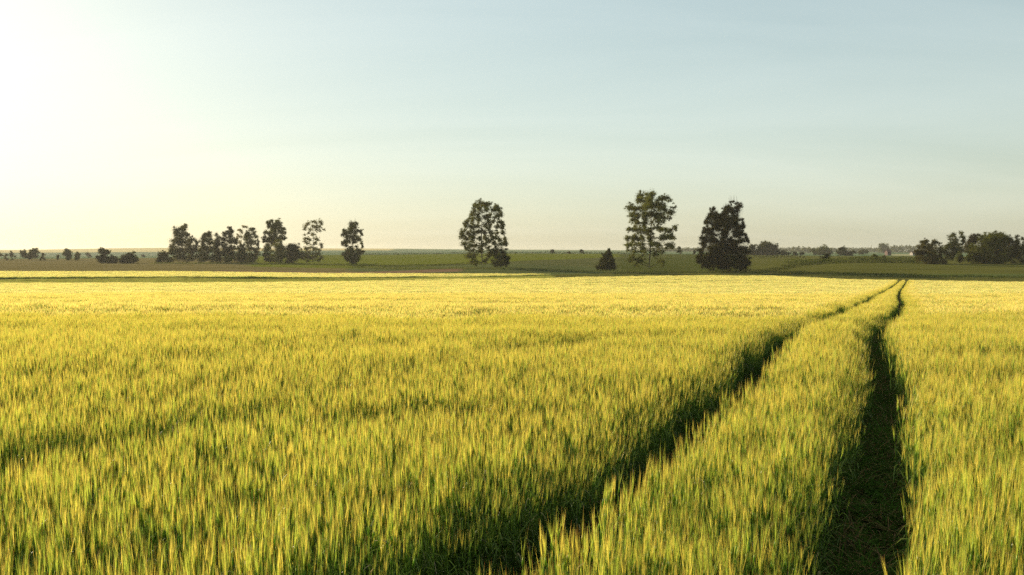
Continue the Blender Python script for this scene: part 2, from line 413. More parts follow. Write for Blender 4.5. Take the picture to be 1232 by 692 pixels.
def strip_scale(x, y):
    s = np.ones_like(x)
    for pl, w_, k in STRIPS:
        for (x0,y0),(x1,y1) in zip(pl[:-1], pl[1:]):
            dx, dy = x1-x0, y1-y0; t = np.clip(((x-x0)*dx+(y-y0)*dy)/(dx*dx+dy*dy), 0, 1)
            d = np.hypot(x-x0-t*dx, y-y0-t*dy)
            s = np.where(d < w_, np.minimum(s, k + (1-k)*(d/w_)**3), s)
    return s

def crop_height(x, y):
    n = vnoise(x*.9+7, y*.9+3, 1)*.6 + vnoise(x*2.6, y*2.6, 2)*.4
    roll = vnoise(x*.13, y*.42, 3)
    return (1 + (n-.5)*.26 + (roll-.5)*.22 + (vnoise(x*.05+3, y*.14, 31)-.5)*.16)*strip_scale(x, y)

def grid_pts(y0, y1, step, half_fov, extra, jitter=.45, g=rng):
    X=[];Y=[]
    for yv in np.arange(y0, y1, step):
        hw = max(yv, 0)*half_fov + extra
        xv = np.arange(-hw, hw, step); X.append(xv); Y.append(np.full_like(xv, yv))
    X=np.concatenate(X); Y=np.concatenate(Y)
    return X + g.uniform(-jitter, jitter, len(X))*step, Y + g.uniform(-jitter, jitter, len(Y))*step

def build_barley():
    g = rng
    src0 = proto("barley_tuft", .28, .11, 400, 0, 14); green = proto("barley_tuft_unripe", .52, .11, 370, 0, 12)
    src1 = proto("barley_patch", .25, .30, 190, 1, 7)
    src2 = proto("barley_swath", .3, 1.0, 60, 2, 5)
    groups = []
    TR = .62
    lim1 = lambda x, y: 26 + 5*vnoise(x*.5, y*.5, 9)
    lim2 = lambda x, y: 82 + 14*vnoise(x*.2, y*.2, 10)
    def add(src, x, y, extra_scale=1.0, wide=1.0):
        n = len(x); z = ground_z(x, y)
        hs = crop_height(x, y)*extra_scale*g.normal(1, .03, n)
        # leave heads standing at the height that puts the top of the crop at CROP
        hs = hs*(CROP/.80)
        ro = np.stack([g.normal(0, .035, n), g.normal(0, .035, n) , g.uniform(0, 2*math.pi, n)], -1)
        sw = g.uniform(.95, 1.15, n)*wide
        groups.append((src, np.stack([x, y, z-.01], -1), ro, np.stack([sw, sw, hs], -1)))
    # near tufts, and tufts along the wheel tracks all the way out
    x, y = grid_pts(-3.0, 32, .2, .68, 4.5)
    gap, s = track_gap(x, y)
    keep = (gap < -.03 + g.normal(0, .02, len(x))) & (y < lim1(x, y)) & ~((np.hypot(x, y) < .75))
    # shorter, broken plants close to the wheel tracks
    ed = np.clip(1 + gap/.22, 0, 1)
    xs, ys, eds = x[keep], y[keep], ed[keep]
    l = along_lat(xs, ys)[1] - np.interp(ys, REF_Y, REF_L)
    dl = np.minimum(np.where(l > .5, l-.5, 9), np.where(l > 2.3, l-2.3, 9))       # plants left of a wheel track: shorter, shaped to widen the shadow band
    bank = np.clip(1 - dl/np.where(l > 2.3, .62, .42), 0, 1)
    hs_ = (1 - .14*eds*g.random(len(xs)))*(1 - .33*bank)
    near_green = vnoise(xs*.35+5, ys*.35, 21)*.8 + g.random(len(xs))*.5 < (14 - ys)/9     # greener tufts near the camera: view-angle colour change put into the plants
    # the rim plants lean into the wheel track
    l = along_lat(xs, ys)[1] - np.interp(ys, REF_Y, REF_L)
    side = np.sign(np.where(np.abs(l-.29) < np.abs(l-2.15), .29-l, 2.15-l)); lean = eds*g.uniform(-.03, .10, len(xs))*side
    for src, sel in ((src0, ~near_green), (green, near_green)):
        add(src, xs[sel], ys[sel], hs_[sel]); ro = groups[-1][2]; k = eds[sel] > .05; ln = lean[sel]
        ro[k, 2] = 0; ro[k, 1] = (-ln*math.cos(HEAD))[k] + g.normal(0, .05, k.sum()); ro[k, 0] = (-ln*math.sin(HEAD))[k] + g.normal(0, .05, k.sum())

    xx = []; yy_ = []
    for s_ in np.arange(24, 262, .2):
        for l_ in np.arange(-2.6, 4.9, .2): xx.append(s_*math.sin(HEAD) - l_*math.cos(HEAD)); yy_.append(s_*math.cos(HEAD) + l_*math.sin(HEAD))
    x = np.array(xx) + g.uniform(-.09, .09, len(xx)); y = np.array(yy_) + g.uniform(-.09, .09, len(xx))
    gap, s = track_gap(x, y)
    keep = (gap < -.02) & (gap > -TR) & (y >= lim1(x, y)) & (y < main_edge(px_of(x, y)))
    # beyond the first stretch, thick-stemmed tufts so the rows read from afar
    add(src0, x[keep], y[keep])
    # middle
    x, y = grid_pts(24, 100, .52, .66, 6)
    gap, s = track_gap(x, y)
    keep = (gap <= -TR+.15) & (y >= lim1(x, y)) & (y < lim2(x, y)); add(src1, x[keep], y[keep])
    x, y = grid_pts(80, 310, .52, .66, 6)      # middle size patches beside the tracks, far out
    gap, s = track_gap(x, y)
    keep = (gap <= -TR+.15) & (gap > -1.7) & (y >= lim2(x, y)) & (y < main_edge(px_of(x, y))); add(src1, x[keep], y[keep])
    # far
    x, y = grid_pts(80, 312, 1.7, .66, 8)
    gap, s = track_gap(x, y)
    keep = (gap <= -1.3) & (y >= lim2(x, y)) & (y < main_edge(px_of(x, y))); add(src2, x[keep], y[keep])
    o = scatter("barley_crop", groups, "golden green barley standing across the whole near field, cut by two dark wheel tracks", "barley")
    print("barley points", len(o.data.vertices))
    # the second field beyond the grassy bank
    groups.clear()
    x, y = grid_pts(255, 345, 1.7, .66, 8); px = px_of(x, y)
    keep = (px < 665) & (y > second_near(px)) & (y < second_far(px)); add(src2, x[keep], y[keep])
    scatter("barley_strip", groups, "narrow yellow strip of barley beyond the grassy bank, on the left", "barley")
build_barley()

def build_grass():
    g = rng
    low = grass_proto("track_grass", .13, 40, .10, .42, .0042, 8, [(.05,.11,.015),(.07,.14,.02),(.09,.13,.025),(.06,.12,.02),(.2,.13,.06)], 500, flat=1.6)
    ver = grass_proto("verge_grass", .9, 330, .25, .62, .018, 4, [(.10,.12,.03),(.13,.14,.035),(.08,.10,.025),(.18,.15,.05)], 600)
    groups = []
    def add(src, x, y, h):
        n = len(x); ro = np.stack([np.zeros(n), np.zeros(n), g.uniform(0, 6.28, n)], -1)
        groups.append((src, np.stack([x, y, ground_z(x, y)-.01], -1), ro, np.stack([g.uniform(.9,1.2,n), g.uniform(.9,1.2,n), h], -1)))
    xx=[]; yy_=[]
    for s_ in np.arange(-2, 60, .16):
        for l_ in np.arange(-1.4, 3.6, .16): xx.append(s_*math.sin(HEAD) - l_*math.cos(HEAD)); yy_.append(s_*math.cos(HEAD) + l_*math.sin(HEAD))
    x = np.array(xx) + g.uniform(-.08,.08,len(xx)); y = np.array(yy_) + g.uniform(-.08,.08,len(xx))
    gap, s = track_gap(x, y); keep = (gap > -.03) & (g.random(len(x)) < .9)
    add(low, x[keep], y[keep], g.uniform(.5, 1.5, keep.sum()))
    scatter("track_grass", groups, "short weeds and bent straw growing in the two dark wheel tracks", "grass")
    groups.clear()
    x, y = grid_pts(222, 350, 1.5, .66, 10); px = px_of(x, y)
    in2 = (px < 665) & (y > second_near(px)) & (y < second_far(px))
    keep = (y > main_edge(px) + .5) & (y < main_edge(px) + 45 + 8*vnoise(px*.02, y*0, 4)) & ~in2 & (y < 352)
    add(ver, x[keep], y[keep], (.55 + 1.0*vnoise(x*.05, y*.15, 12))[keep])
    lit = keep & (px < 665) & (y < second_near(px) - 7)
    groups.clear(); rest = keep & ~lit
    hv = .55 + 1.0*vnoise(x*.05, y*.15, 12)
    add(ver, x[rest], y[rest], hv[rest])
    pale = grass_proto("tall_sunlit_grass", .9, 330, .35, .75, .018, 4, [(.30,.32,.06),(.36,.34,.07),(.22,.27,.05),(.42,.36,.11)], 700)  # taller verge grass with its sunlight put into the colours
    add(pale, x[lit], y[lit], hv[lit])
    scatter("verge_grass", groups, "rough green grass on the verges along the far edge of the barley", "grass")
build_grass()

# ------------------------------------------------------------------ trees
def unit(n, g):
    v = g.normal(size=(n, 3)); return v/np.linalg.norm(v, axis=1, keepdims=True)

def leaf_mesh(name, centers, radii, per_area, leaf, base_col, g, squash=.85):
    Vs=[]; Cs=[]; C2=[]; R2=[]
    for c, r in zip(centers, radii):
        C2.append(c); R2.append(r)
        for k in range(5):                                     # side shoots make the outline ragged
            d = unit(1, g)[0]; C2.append(c + d*r*g.uniform(.6, 1.3)); R2.append(r*g.uniform(.28, .55))
    for c, r in zip(C2, R2):
        n = max(8, int(per_area*(r/leaf)**2))
        d = unit(n, g)*np.minimum(np.abs(g.normal(0, .62, (n,1))) + .12, 1.35)*r*g.uniform(.65, 1.3, (1,3)); d[:,2] *= squash
        p = c + d
        nn = unit(n, g); a = np.cross(nn, unit(n, g)); a /= np.maximum(np.linalg.norm(a, axis=1, keepdims=True), 1e-4); b_ = np.cross(nn, a)
        sz = leaf*g.uniform(.55, 1.15, (n,1))
        q = np.stack([p - a*sz*.5, p + b_*sz*.36, p + a*sz*.5, p - b_*sz*.36], 1)
        col = np.array(base_col)*g.uniform(.6, 1.6)*g.uniform(.6, 1.45, (n,1))*np.stack([g.uniform(.85,1.2,n), np.ones(n), g.uniform(.8,1.1,n)], -1)
        Vs.append(q.reshape(-1,3)); Cs.append(np.repeat(col, 4, axis=0))
    V=np.concatenate(Vs); Cc=np.concatenate(Cs)
    return mesh_from(name, V, np.arange(len(V)).reshape(-1,4), Cc, M_LEAF)

def tubes_mesh(name, segs, material, sides=6):
    """segs: list of (points (k,3), radii (k,))"""
    Vs=[]; Fs=[]; n0=0
    for pts, rad in segs:
        pts=np.asarray(pts,float); k=len(pts)
        for i in range(k):
            t = pts[min(i+1,k-1)]-pts[max(i-1,0)]; t/=max(np.linalg.norm(t),1e-6)
            u=np.cross(t,(0.31,.95,.1)); u/=max(np.linalg.norm(u),1e-6); v=np.cross(t,u)
            for s_ in range(sides):
                a=2*math.pi*s_/sides; Vs.append(pts[i]+(u*math.cos(a)+v*math.sin(a))*rad[i])
        for i in range(k-1):
            for s_ in range(sides):
                a=n0+i*sides+s_; b_=n0+i*sides+(s_+1)%sides; Fs.append((a,b_,b_+sides,a+sides))
        n0+=k*sides
    return mesh_from(name, np.array(Vs), np.array(Fs), None, material, smooth=True)

def find_depth(px, row, ymin):
    yy=np.arange(ymin, 3000, 2.); rr = HOR + F*(ZC-ground_z((px-CX)/F*yy, yy))/yy
    k=np.argmax(rr <= row); return float(yy[k]) if rr[k] <= row else ymin

TREES = []
def tree(name, label, cat, zoom, clumps, foot, dens=1.0, Y=None, ymin=340, col=(.075,.095,.03), trunk=True, group=None,
         leaf_px=.7, twigs=0, seed=None, rgrow=1.0, trunk_r=None):
    """clumps (x, row, radius) and foot (x, row) read off an enlarged view: zoom = (scale, origin x, origin row)"""
    k, ox, oy = zoom; g = np.random.default_rng(seed if seed is not None else len(TREES)*13+5)
    fx, fy = ox+foot[0]/k, oy+foot[1]/k
    if Y is None: Y = find_depth(fx, fy, ymin)
    m = Y/F                                                    # metres per photograph pixel at that depth
    X0 = (fx-CX)*m; Z0 = float(ground_z(X0, Y)); zfoot = ZC-(fy-HOR)*m
    cs=[]; rs=[]
    xs = [c[0] for c in clumps]; cxm=(min(xs)+max(xs))/2/k*m; hw=max((max(xs)-min(xs))/2/k*m, 1.)
    zlow=1e9
    for (cx_, cy_, r_) in clumps:
        X=((ox+cx_/k)-CX)*m; Z=ZC-((oy+cy_/k)-HOR)*m - zfoot; r=r_/k*m*1.22*rgrow
        u=min(1, abs(X-((ox-CX)*m+cxm))/hw); dep=hw*math.sqrt(max(0.05, 1-u*u))*.85
        n = 1 if r > hw*.45 else 2                              # the unseen depth of the crown is filled too
        for j in range(n):
            dy = g.uniform(-dep, dep)
            cs.append(np.array((X-X0, dy, max(Z, r*.35)))); rs.append(r*(1 if j == 0 else .85))
    cs=np.array(cs); rs=np.array(rs)
    D_=np.linalg.norm((cs[:,None]-cs[None])*np.array((1,.35,1)),axis=2); ec=[]; er=[]
    for i in range(len(cs)):                                     # smaller sprays bridge neighbouring clumps
        for j in np.argsort(D_[i])[1:4]:
            if g.random() < .6*min(1, dens+.1): ec.append(cs[i]*.5+cs[j]*.5+g.normal(0,.12,3)*rs[i]); er.append(min(rs[i],rs[j])*g.uniform(.45,.7))
    if ec: cs=np.concatenate([cs,ec]); rs=np.concatenate([rs,er])
    root=bpy.data.objects.new(name, None); C.objects.link(root); root.location=(X0, Y, Z0); root.empty_display_size=.5
    tag(root, label, cat, group)
    leaf = leaf_px*m
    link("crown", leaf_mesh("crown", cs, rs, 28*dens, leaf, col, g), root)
    H = cs[:,2].max()
    tr = trunk_r if trunk_r else max(.12, H*.014)
    segs=[]
    top = H*.9 if trunk else H*.55
    bend = g.normal(0, .01*H, 2)
    axis = lambda z: np.array((bend[0]*math.sin(z/H*3)+ (cs[:,0].mean())*(z/H)**1.5*.6, bend[1]*math.sin(z/H*2), z))
    zz=np.linspace(-.3, top, 8); segs.append(([axis(z) for z in zz], [tr*(1.25 if i==0 else 1)*(1-.85*max(z,0)/top) for i,z in enumerate(zz)]))
    order=np.argsort(-rs)[:46 if trunk else 14]
    for i in order:
        c=cs[i]; z1=max(H*.06, min(c[2]-.35*np.hypot(c[0],c[1])-rs[i]*.3, top*.95)); p0=axis(z1)
        if np.linalg.norm(c-p0) < .3: continue
        mid=(p0+c)/2 + np.array((0,0,-.06*np.linalg.norm(c-p0))); r0=max(.03, tr*.42*(1-.7*z1/top))
        segs.append(([p0, mid, c], [r0, r0*.6, r0*.22]))
    for i in range(twigs):                                       # bare twigs that stand out of the top
        c = cs[np.argsort(-cs[:,2])[i % max(3, len(cs)//4)]]; d = np.array((g.normal(0,.35), g.normal(0,.3), 1.)); L_=g.uniform(1.2,2.6)
        segs.append(([c, c+d*L_*.6, c+d*L_*1.3], [.06,.045,.02]))
    link("trunk", tubes_mesh("trunk", segs, M_BARK), root)
    TREES.append(root)
    return root

Z6=(6.017,740,220); Z5=(6.92,540,230); Z4=(8.14,300,250); Z3=(8.65,190,255); Z7=(8.676,1090,270); Z1=(1,0,0)
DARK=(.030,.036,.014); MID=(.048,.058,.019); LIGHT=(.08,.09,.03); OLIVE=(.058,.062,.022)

tree("poplar_tree","tall airy poplar with open crown and bare lower trunk, right of the small conifer","tree",Z6,
 [(190,90,26),(255,90,30),(225,130,33),(320,120,26),(355,115,18),(390,130,14),(180,130,24),(110,180,26),(150,190,24),(200,180,32),(250,170,36),(310,165,28),(360,180,30),(395,215,26),(425,180,11),
 (110,230,18),(150,240,26),(200,240,30),(260,230,28),(310,230,26),(350,250,18),(120,270,20),(160,290,23),(210,290,25),(290,280,19),(330,290,17),(300,325,20),(285,440,22),(300,255,20),(330,335,16),(395,260,13),(430,320,16),(100,340,20),(150,340,27),(200,340,27),
 (250,350,25),(350,340,22),(400,350,22),(445,345,8),(90,400,20),(140,400,25),(190,400,27),(260,400,24),(330,400,25),(380,390,25),(425,400,16),(90,450,18),(130,450,22),(190,450,25),(250,450,19),(330,450,25),
 (380,450,25),(410,460,16),(90,490,12),(140,500,18),(200,500,21),(270,510,22),(340,500,15),(130,550,24),(180,560,24),(340,570,23),(160,600,12),(350,600,10)],(245,645),dens=.72,col=(.075,.088,.026),leaf_px=.85,trunk_r=.42)
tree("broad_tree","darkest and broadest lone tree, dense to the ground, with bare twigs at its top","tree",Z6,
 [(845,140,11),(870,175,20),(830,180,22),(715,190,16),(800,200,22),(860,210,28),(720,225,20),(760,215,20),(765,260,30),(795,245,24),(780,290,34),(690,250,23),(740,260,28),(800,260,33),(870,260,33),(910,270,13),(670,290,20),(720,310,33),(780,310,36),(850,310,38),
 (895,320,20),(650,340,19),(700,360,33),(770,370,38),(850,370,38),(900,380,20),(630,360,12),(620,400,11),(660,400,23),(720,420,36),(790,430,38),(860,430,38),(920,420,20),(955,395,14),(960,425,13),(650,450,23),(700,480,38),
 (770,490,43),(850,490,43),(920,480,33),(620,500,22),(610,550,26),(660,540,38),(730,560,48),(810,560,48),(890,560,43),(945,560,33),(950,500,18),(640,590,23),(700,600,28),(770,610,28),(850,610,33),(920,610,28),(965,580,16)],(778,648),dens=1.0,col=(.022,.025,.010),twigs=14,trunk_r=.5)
tree("oval_tree","tall oval tree with sky showing through its crown, a round bush at its foot","tree",Z5,
 [(265,100,24),(225,120,26),(300,115,23),(340,115,20),(400,125,20),(210,160,23),(260,150,28),(320,160,28),(380,160,28),(420,165,20),(190,200,20),(240,200,26),(340,200,23),(400,210,26),(430,200,20),(150,250,23),(200,250,28),
 (250,240,20),(370,250,20),(300,220,24),(330,250,20),(320,310,22),(350,370,20),(290,380,18),(340,420,22),(280,330,16),(420,260,20),(450,280,20),(140,290,23),(190,300,30),(240,290,22),(300,280,20),(340,290,20),(400,300,20),(445,310,20),(110,340,23),(160,350,30),(210,350,25),(255,340,20),(300,350,20),(350,340,20),(400,350,20),
 (450,350,20),(105,380,20),(150,400,28),(200,400,25),(260,400,20),(310,400,20),(370,390,20),(420,400,20),(465,400,20),(130,440,23),(180,450,26),(220,460,20),(300,440,22),(270,460,20),(380,440,23),(430,440,23),(475,440,20),
 (150,480,20),(330,470,20),(200,500,22),(260,500,20),(350,510,22),(160,540,22),(210,550,22),(330,540,22),(190,590,20),(300,590,20),(230,600,20)],(280,642),dens=.62,col=(.065,.075,.024),leaf_px=.85,trunk_r=.42)
tree("bush","round dark bush growing against the right foot of the tall oval tree","bush",Z5,
 [(400,490,33),(450,510,33),(400,550,38),(460,560,33),(490,560,20),(380,600,28),(430,610,33),(480,600,20)],(430,640),col=MID,trunk=False)
tree("sparse_tree","thin see-through tree with light leaves and a long bare trunk, left of the vase-shaped tree","tree",Z4,
 [(580,150,18),(620,140,13),(655,140,16),(700,140,22),(715,160,13),(560,180,20),(610,180,20),(660,180,18),(700,190,18),(545,215,16),(600,215,18),(650,215,18),(690,230,13),(735,215,13),(575,250,13),(545,265,12),(610,260,15),(640,265,13),
 (560,300,20),(545,330,20),(600,310,18),(660,300,18),(670,320,16),(580,350,18),(650,350,18),(700,360,16),(715,385,16),(600,390,20),(560,400,23),(650,400,20),(690,410,16),(580,440,23),(640,450,23),(680,450,20),(560,480,23),(600,490,20),
 (650,490,20),(700,490,20),(580,520,16),(680,515,16)],(620,555),dens=.42,col=(.09,.09,.035),leaf_px=.75,trunk_r=.4)
tree("vase_tree","lone spiky-topped tree narrow at its foot, right of the thin see-through tree","tree",Z4,
 [(1000,160,20),(1040,150,16),(1000,200,26),(1045,190,26),(930,220,18),(950,250,23),(1000,240,28),(1050,240,26),(1090,230,18),(920,270,16),(960,290,23),(1010,290,30),(1060,290,26),(1105,265,13),(940,330,20),(980,330,23),(1030,335,23),
 (1080,320,18),(915,350,16),(1100,350,13),(950,370,18),(1000,385,16),(1050,380,14),(1110,385,12),(960,420,23),(1010,420,28),(1070,420,26),(1110,430,16),(930,460,20),(980,460,30),(1040,460,30),(1080,450,18),(960,500,23),(1010,510,30),
 (1060,500,23),(1020,540,20),(990,530,18)],(1020,562),dens=.85,col=MID,twigs=10,trunk_r=.4)
tree("tall_tree","tallest tree of the left grove, rising behind two rounded bushes","tree",Z4,
 [(240,130,16),(285,130,18),(200,150,20),(250,165,28),(300,160,23),(190,190,18),(240,200,33),(300,200,28),(340,205,16),(155,240,18),(200,250,26),(260,250,33),(320,240,26),(355,250,14),(150,290,20),(180,320,23),(230,300,33),(290,300,28),
 (340,300,23),(150,330,16),(170,370,23),(220,350,26),(160,410,20),(200,400,26),(150,460,20),(190,460,26),(180,510,23),(220,510,23),(160,500,16)],(210,540),dens=.85,col=MID,trunk_r=.4,ymin=500)
tree("bush","broad rounded bush at the foot of the tallest grove tree, left of its pair","bush",Z4,[(270,380,38),(300,350,28),(330,400,42),(280,450,48),(340,460,46),(260,510,33),(310,520,38)],(300,548),col=LIGHT,trunk=False,ymin=480)
tree("bush","dark dome-shaped bush between the tallest grove tree and the see-through tree","bush",Z4,[(400,390,43),(450,390,38),(400,450,52),(460,430,38),(450,490,48),(400,510,43),(488,480,16)],(430,548),col=DARK,trunk=False,ymin=480)
tree("shrub","small shrub leaning on the left foot of the thin see-through tree","shrub",Z4,[(520,440,25),(540,470,25),(510,480,20),(530,500,20)],(528,525),col=LIGHT,trunk=False,ymin=520)
tree("tall_tree","tall full tree at the left end of the dense grove","tree",Z3,
 [(300,140,17),(250,160,28),(210,190,33),(280,190,38),(190,240,33),(250,250,46),(310,240,20),(170,300,33),(230,320,46),(300,310,38),(150,370,28),(220,400,55),(290,390,38),(140,430,24),(200,470,46),(270,480,42)],(265,530),col=OLIVE,ymin=500)
tree("grove_tree","lower tree leaning on the right side of the grove's left end tree","tree",Z3,
 [(330,290,23),(370,290,26),(410,315,23),(330,340,28),(400,360,28),(340,400,33),(400,400,28),(350,460,33),(330,500,23),(390,480,20)],(360,528),col=DARK,ymin=500)
tree("grove_tree","rounded grove tree third from the grove's left end, spreading wide at its foot","tree",Z3,
 [(535,220,20),(500,245,23),(550,250,26),(480,280,23),(530,300,33),(470,330,23),(560,320,28),(500,370,42),(440,400,33),(420,460,33),(500,450,46),(560,400,33),(550,480,42),(480,500,28)],(500,532),col=OLIVE,ymin=500)
tree("grove_tree","narrow grove tree half hidden on the left side of the pointed one","tree",Z3,
 [(610,240,22),(630,270,23),(600,310,28),(640,330,28),(600,380,38),(640,430,42),(600,490,38),(650,500,25)],(620,530),col=DARK,ymin=500)
tree("grove_tree","pointed dark tree in the middle of the dense grove","tree",Z3,
 [(760,170,18),(780,200,18),(740,210,23),(700,230,23),(760,250,33),(700,280,33),(680,320,28),(750,310,42),(800,290,23),(820,330,16),(700,380,42),(770,380,42),(700,450,46),(770,460,42),(740,500,33)],(745,530),col=DARK,ymin=500)
tree("grove_tree","thin pale-leaved tree showing above the grove just right of the pointed one","tree",Z3,
 [(890,160,15),(870,195,13),(930,170,12),(840,200,10),(885,220,16),(840,250,14),(870,270,15),(830,290,13),(860,320,14),(870,360,14)],(865,525),dens=.5,col=(.16,.14,.07),Y=640,leaf_px=.75)
tree("grove_tree","knobbly tree at the right end of the dense grove","tree",Z3,
 [(970,180,18),(1005,180,16),(940,220,23),(990,220,26),(920,260,23),(970,270,33),(1020,260,18),(930,320,28),(990,320,33),(1050,310,13),(1040,345,16),(950,380,38),(1020,390,23),(1050,380,11),(960,450,46),(1020,440,28),(1000,500,38),(940,500,33)],(975,530),col=MID,ymin=500)
tree("bush","tall rounded bush in front of the right half of the dense grove","bush",Z3,[(850,390,33),(880,350,23),(880,420,42),(840,460,42),(900,480,42),(850,500,38)],(865,533),col=MID,trunk=False,ymin=480)
tree("bush","low pale bush in front of the pointed grove tree","bush",Z3,[(700,500,23),(740,480,28),(730,510,23)],(720,536),col=LIGHT,trunk=False,ymin=470)

# right-hand clump
tree("round_tree","round bushy tree standing apart at the left end of the right-hand wood","tree",Z7,
 [(180,190,26),(230,175,20),(290,175,18),(320,200,20),(150,230,28),(210,230,26),(280,230,28),(120,290,26),(180,290,38),(250,290,42),(330,270,28),(140,350,33),(220,350,46),(310,340,42),(360,330,23),(200,390,33),(290,390,42),(380,380,33)],(250,412),col=(.05,.05,.02),ymin=380)
tree("high_tree","tree with a high tufted top, between the separate round tree and the biggest rounded one","tree",Z7,
 [(550,95,16),(510,110,22),(475,135,20),(560,135,20),(590,150,14),(520,165,18),(575,180,19),(600,190,10),(490,200,30),(550,220,26),(590,215,13),(440,220,28),(420,250,28),(470,250,42),(530,270,42),(580,270,23),(430,310,42),(500,320,38),(400,290,20),(460,350,33)],(490,385),dens=.9,col=MID,Y=520)
tree("bush","small round bush between the tufted tree and the big rounded tree on the right","bush",Z7,[(560,320,28),(540,350,28),(580,360,28),(550,385,18)],(560,405),col=MID,trunk=False,ymin=380)
tree("wood_tree","dark tree sloping up behind the left shoulder of the big rounded tree","tree",Z7,[(740,120,23),(700,150,33),(660,190,30),(640,230,28),(720,190,38),(640,280,33),(700,300,40)],(690,395),col=(.035,.03,.015),Y=500)
tree("rounded_tree","biggest rounded tree of the right-hand wood, dense to the ground","tree",Z7,
 [(880,115,28),(940,110,30),(820,150,38),(900,150,42),(980,140,33),(760,190,38),(850,200,46),(940,200,50),(1010,190,33),(700,250,42),(780,260,50),(880,270,55),(970,280,50),(660,310,38),(740,330,46),(840,340,55),(940,350,50),(640,360,33),(720,380,38),(820,390,42),(920,395,42),(1000,370,38)],(850,412),col=(.055,.066,.016),ymin=380)
tree("wood_tree","dark tree right behind the right shoulder of the big rounded tree","tree",Z7,[(1030,140,28),(1060,170,33),(1100,150,25),(1040,220,42),(1110,220,42),(1060,290,50),(1140,290,46),(1020,350,42),(1100,360,50)],(1070,408),col=DARK,ymin=380)
tree("wood_tree","narrow knob-topped tree second from the right edge of the picture","tree",Z7,[(1160,125,17),(1165,165,22),(1150,220,33),(1170,280,42),(1180,350,46)],(1170,405),col=DARK,ymin=390)
tree("wood_tree","dark tree cut by the right edge of the picture","tree",Z7,[(1210,150,20),(1240,180,25),(1215,240,33),(1240,300,42),(1230,370,42),(1290,260,50),(1300,350,50)],(1240,408),col=DARK,ymin=380)
tree("conifer","small pointed conifer standing alone between the two tall airy trees","tree",(4.928,680,210),
 [(257,445,8),(252,462,13),(264,475,14),(235,480,14),(245,500,20),(270,505,18),(222,505,14),(215,530,18),(245,530,25),(280,530,16),(200,550,16),(230,552,22),(262,552,24),(288,550,14)],(243,570),dens=1.1,col=DARK,ymin=345)

# small far bushes: (name, label, cat, x centre, half width, top row, base row, depth or None, colour)
def dome(name, label, cat, x, hw, top, base, Y=None, col=MID, ymin=400, group=None, shape='dome', dens=1.0, leaf=.95):
    g=np.random.default_rng(int(x*7+top)); H=base-top; cl=[]
    n=max(5, int(hw*H/9))
    for i in range(n):
        v=g.random()**.8; u=g.uniform(-1,1)
        prof = math.sqrt(max(0,1-(v*.98)**2.2)) if shape=='dome' else (1-v*.95)
        r=max(1.1, min(hw,H)*g.uniform(.22,.36)); 
        cl.append((x+u*max(0,hw*prof-r*.6), base-v*(H-r)-r*.25, r))
    cl += [(x+hw*g.uniform(-.15,.15), top+min(hw,H)*.25, min(hw,H)*.25)]
    return tree(name,label,cat,Z1,cl,(x,base),dens=dens,Y=Y,ymin=ymin,col=col,trunk=False,group=group,leaf_px=leaf,seed=int(x*3+hw))

B="bush"
dome(B,"bush at the very left edge of the picture, half cut off",B,0,5,304,314.3,Y=760,col=MID)
dome("small_tree","narrow small tree just right of the bush at the left edge","tree",15,4.5,303,314.3,Y=760)
dome(B,"low bush joining the narrow small tree to the wider hedge on the far left",B,8,4,306,314.5,Y=740,col=OLIVE)
dome(B,"round bush on the left flank of the widest far-left clump",B,28,7,301.5,314.3,Y=740,col=DARK)
dome(B,"highest round bush of the widest far-left clump",B,42,8.5,300,314.3,Y=740)
dome(B,"low bush on the right flank of the widest far-left clump",B,52,4.5,305,314.4,Y=740,col=OLIVE)
dome(B,"lowest bush left of the domed pair, on the far left",B,70,3.5,307.5,314.5,Y=740,col=OLIVE)
dome("small_tree","domed small tree, taller of the far-left domed pair","tree",81,8,300.5,314.6,Y=720,col=MID)
dome(B,"rounded bush on the right of the taller domed tree, far left",B,93,6,304,314.6,Y=720,col=OLIVE)
dome(B,"small pale far bush between the domed pair and the dark peaked bush",B,106,5,305,311,Y=1250,col=OLIVE)
dome(B,"peaked dark bush, tallest of the three nearest far-left bushes",B,125,9.5,299.3,316.8,ymin=560,col=DARK)
dome(B,"low dark bush at the right foot of the peaked one",B,136,9,308,317,ymin=550,col=DARK)
dome(B,"separate rounded bush between the peaked bush and the dense grove",B,155.5,10.5,305,317,ymin=550,col=DARK)
dome(B,"tiny far bush behind the gap left of the dense grove",B,173,4,307.5,310.5,Y=1350,col=MID)
dome(B,"rounded bush touching the left foot of the dense grove",B,197,9.5,303.5,317,ymin=550,col=DARK)
dome(B,"small dome on the skyline, left of the two others, right of the tall oval tree",B,665,5,300,304.9,Y=900,col=DARK)
dome(B,"lowest dome on the skyline, between two others",B,684.5,4.5,302,305,Y=900,col=DARK)
dome(B,"small dome on the skyline nearest the small conifer",B,699.5,4,299.5,305,Y=900,col=DARK)
dome("far_conifer","small pointed conifer on the skyline just right of the tall airy poplar","tree",817,5,297,305.8,Y=860,col=DARK,shape='cone')
dome("far_conifer","tiny conifer on the skyline close to the broad dark tree","tree",835.5,2.8,301,306,Y=870,col=DARK,shape='cone')
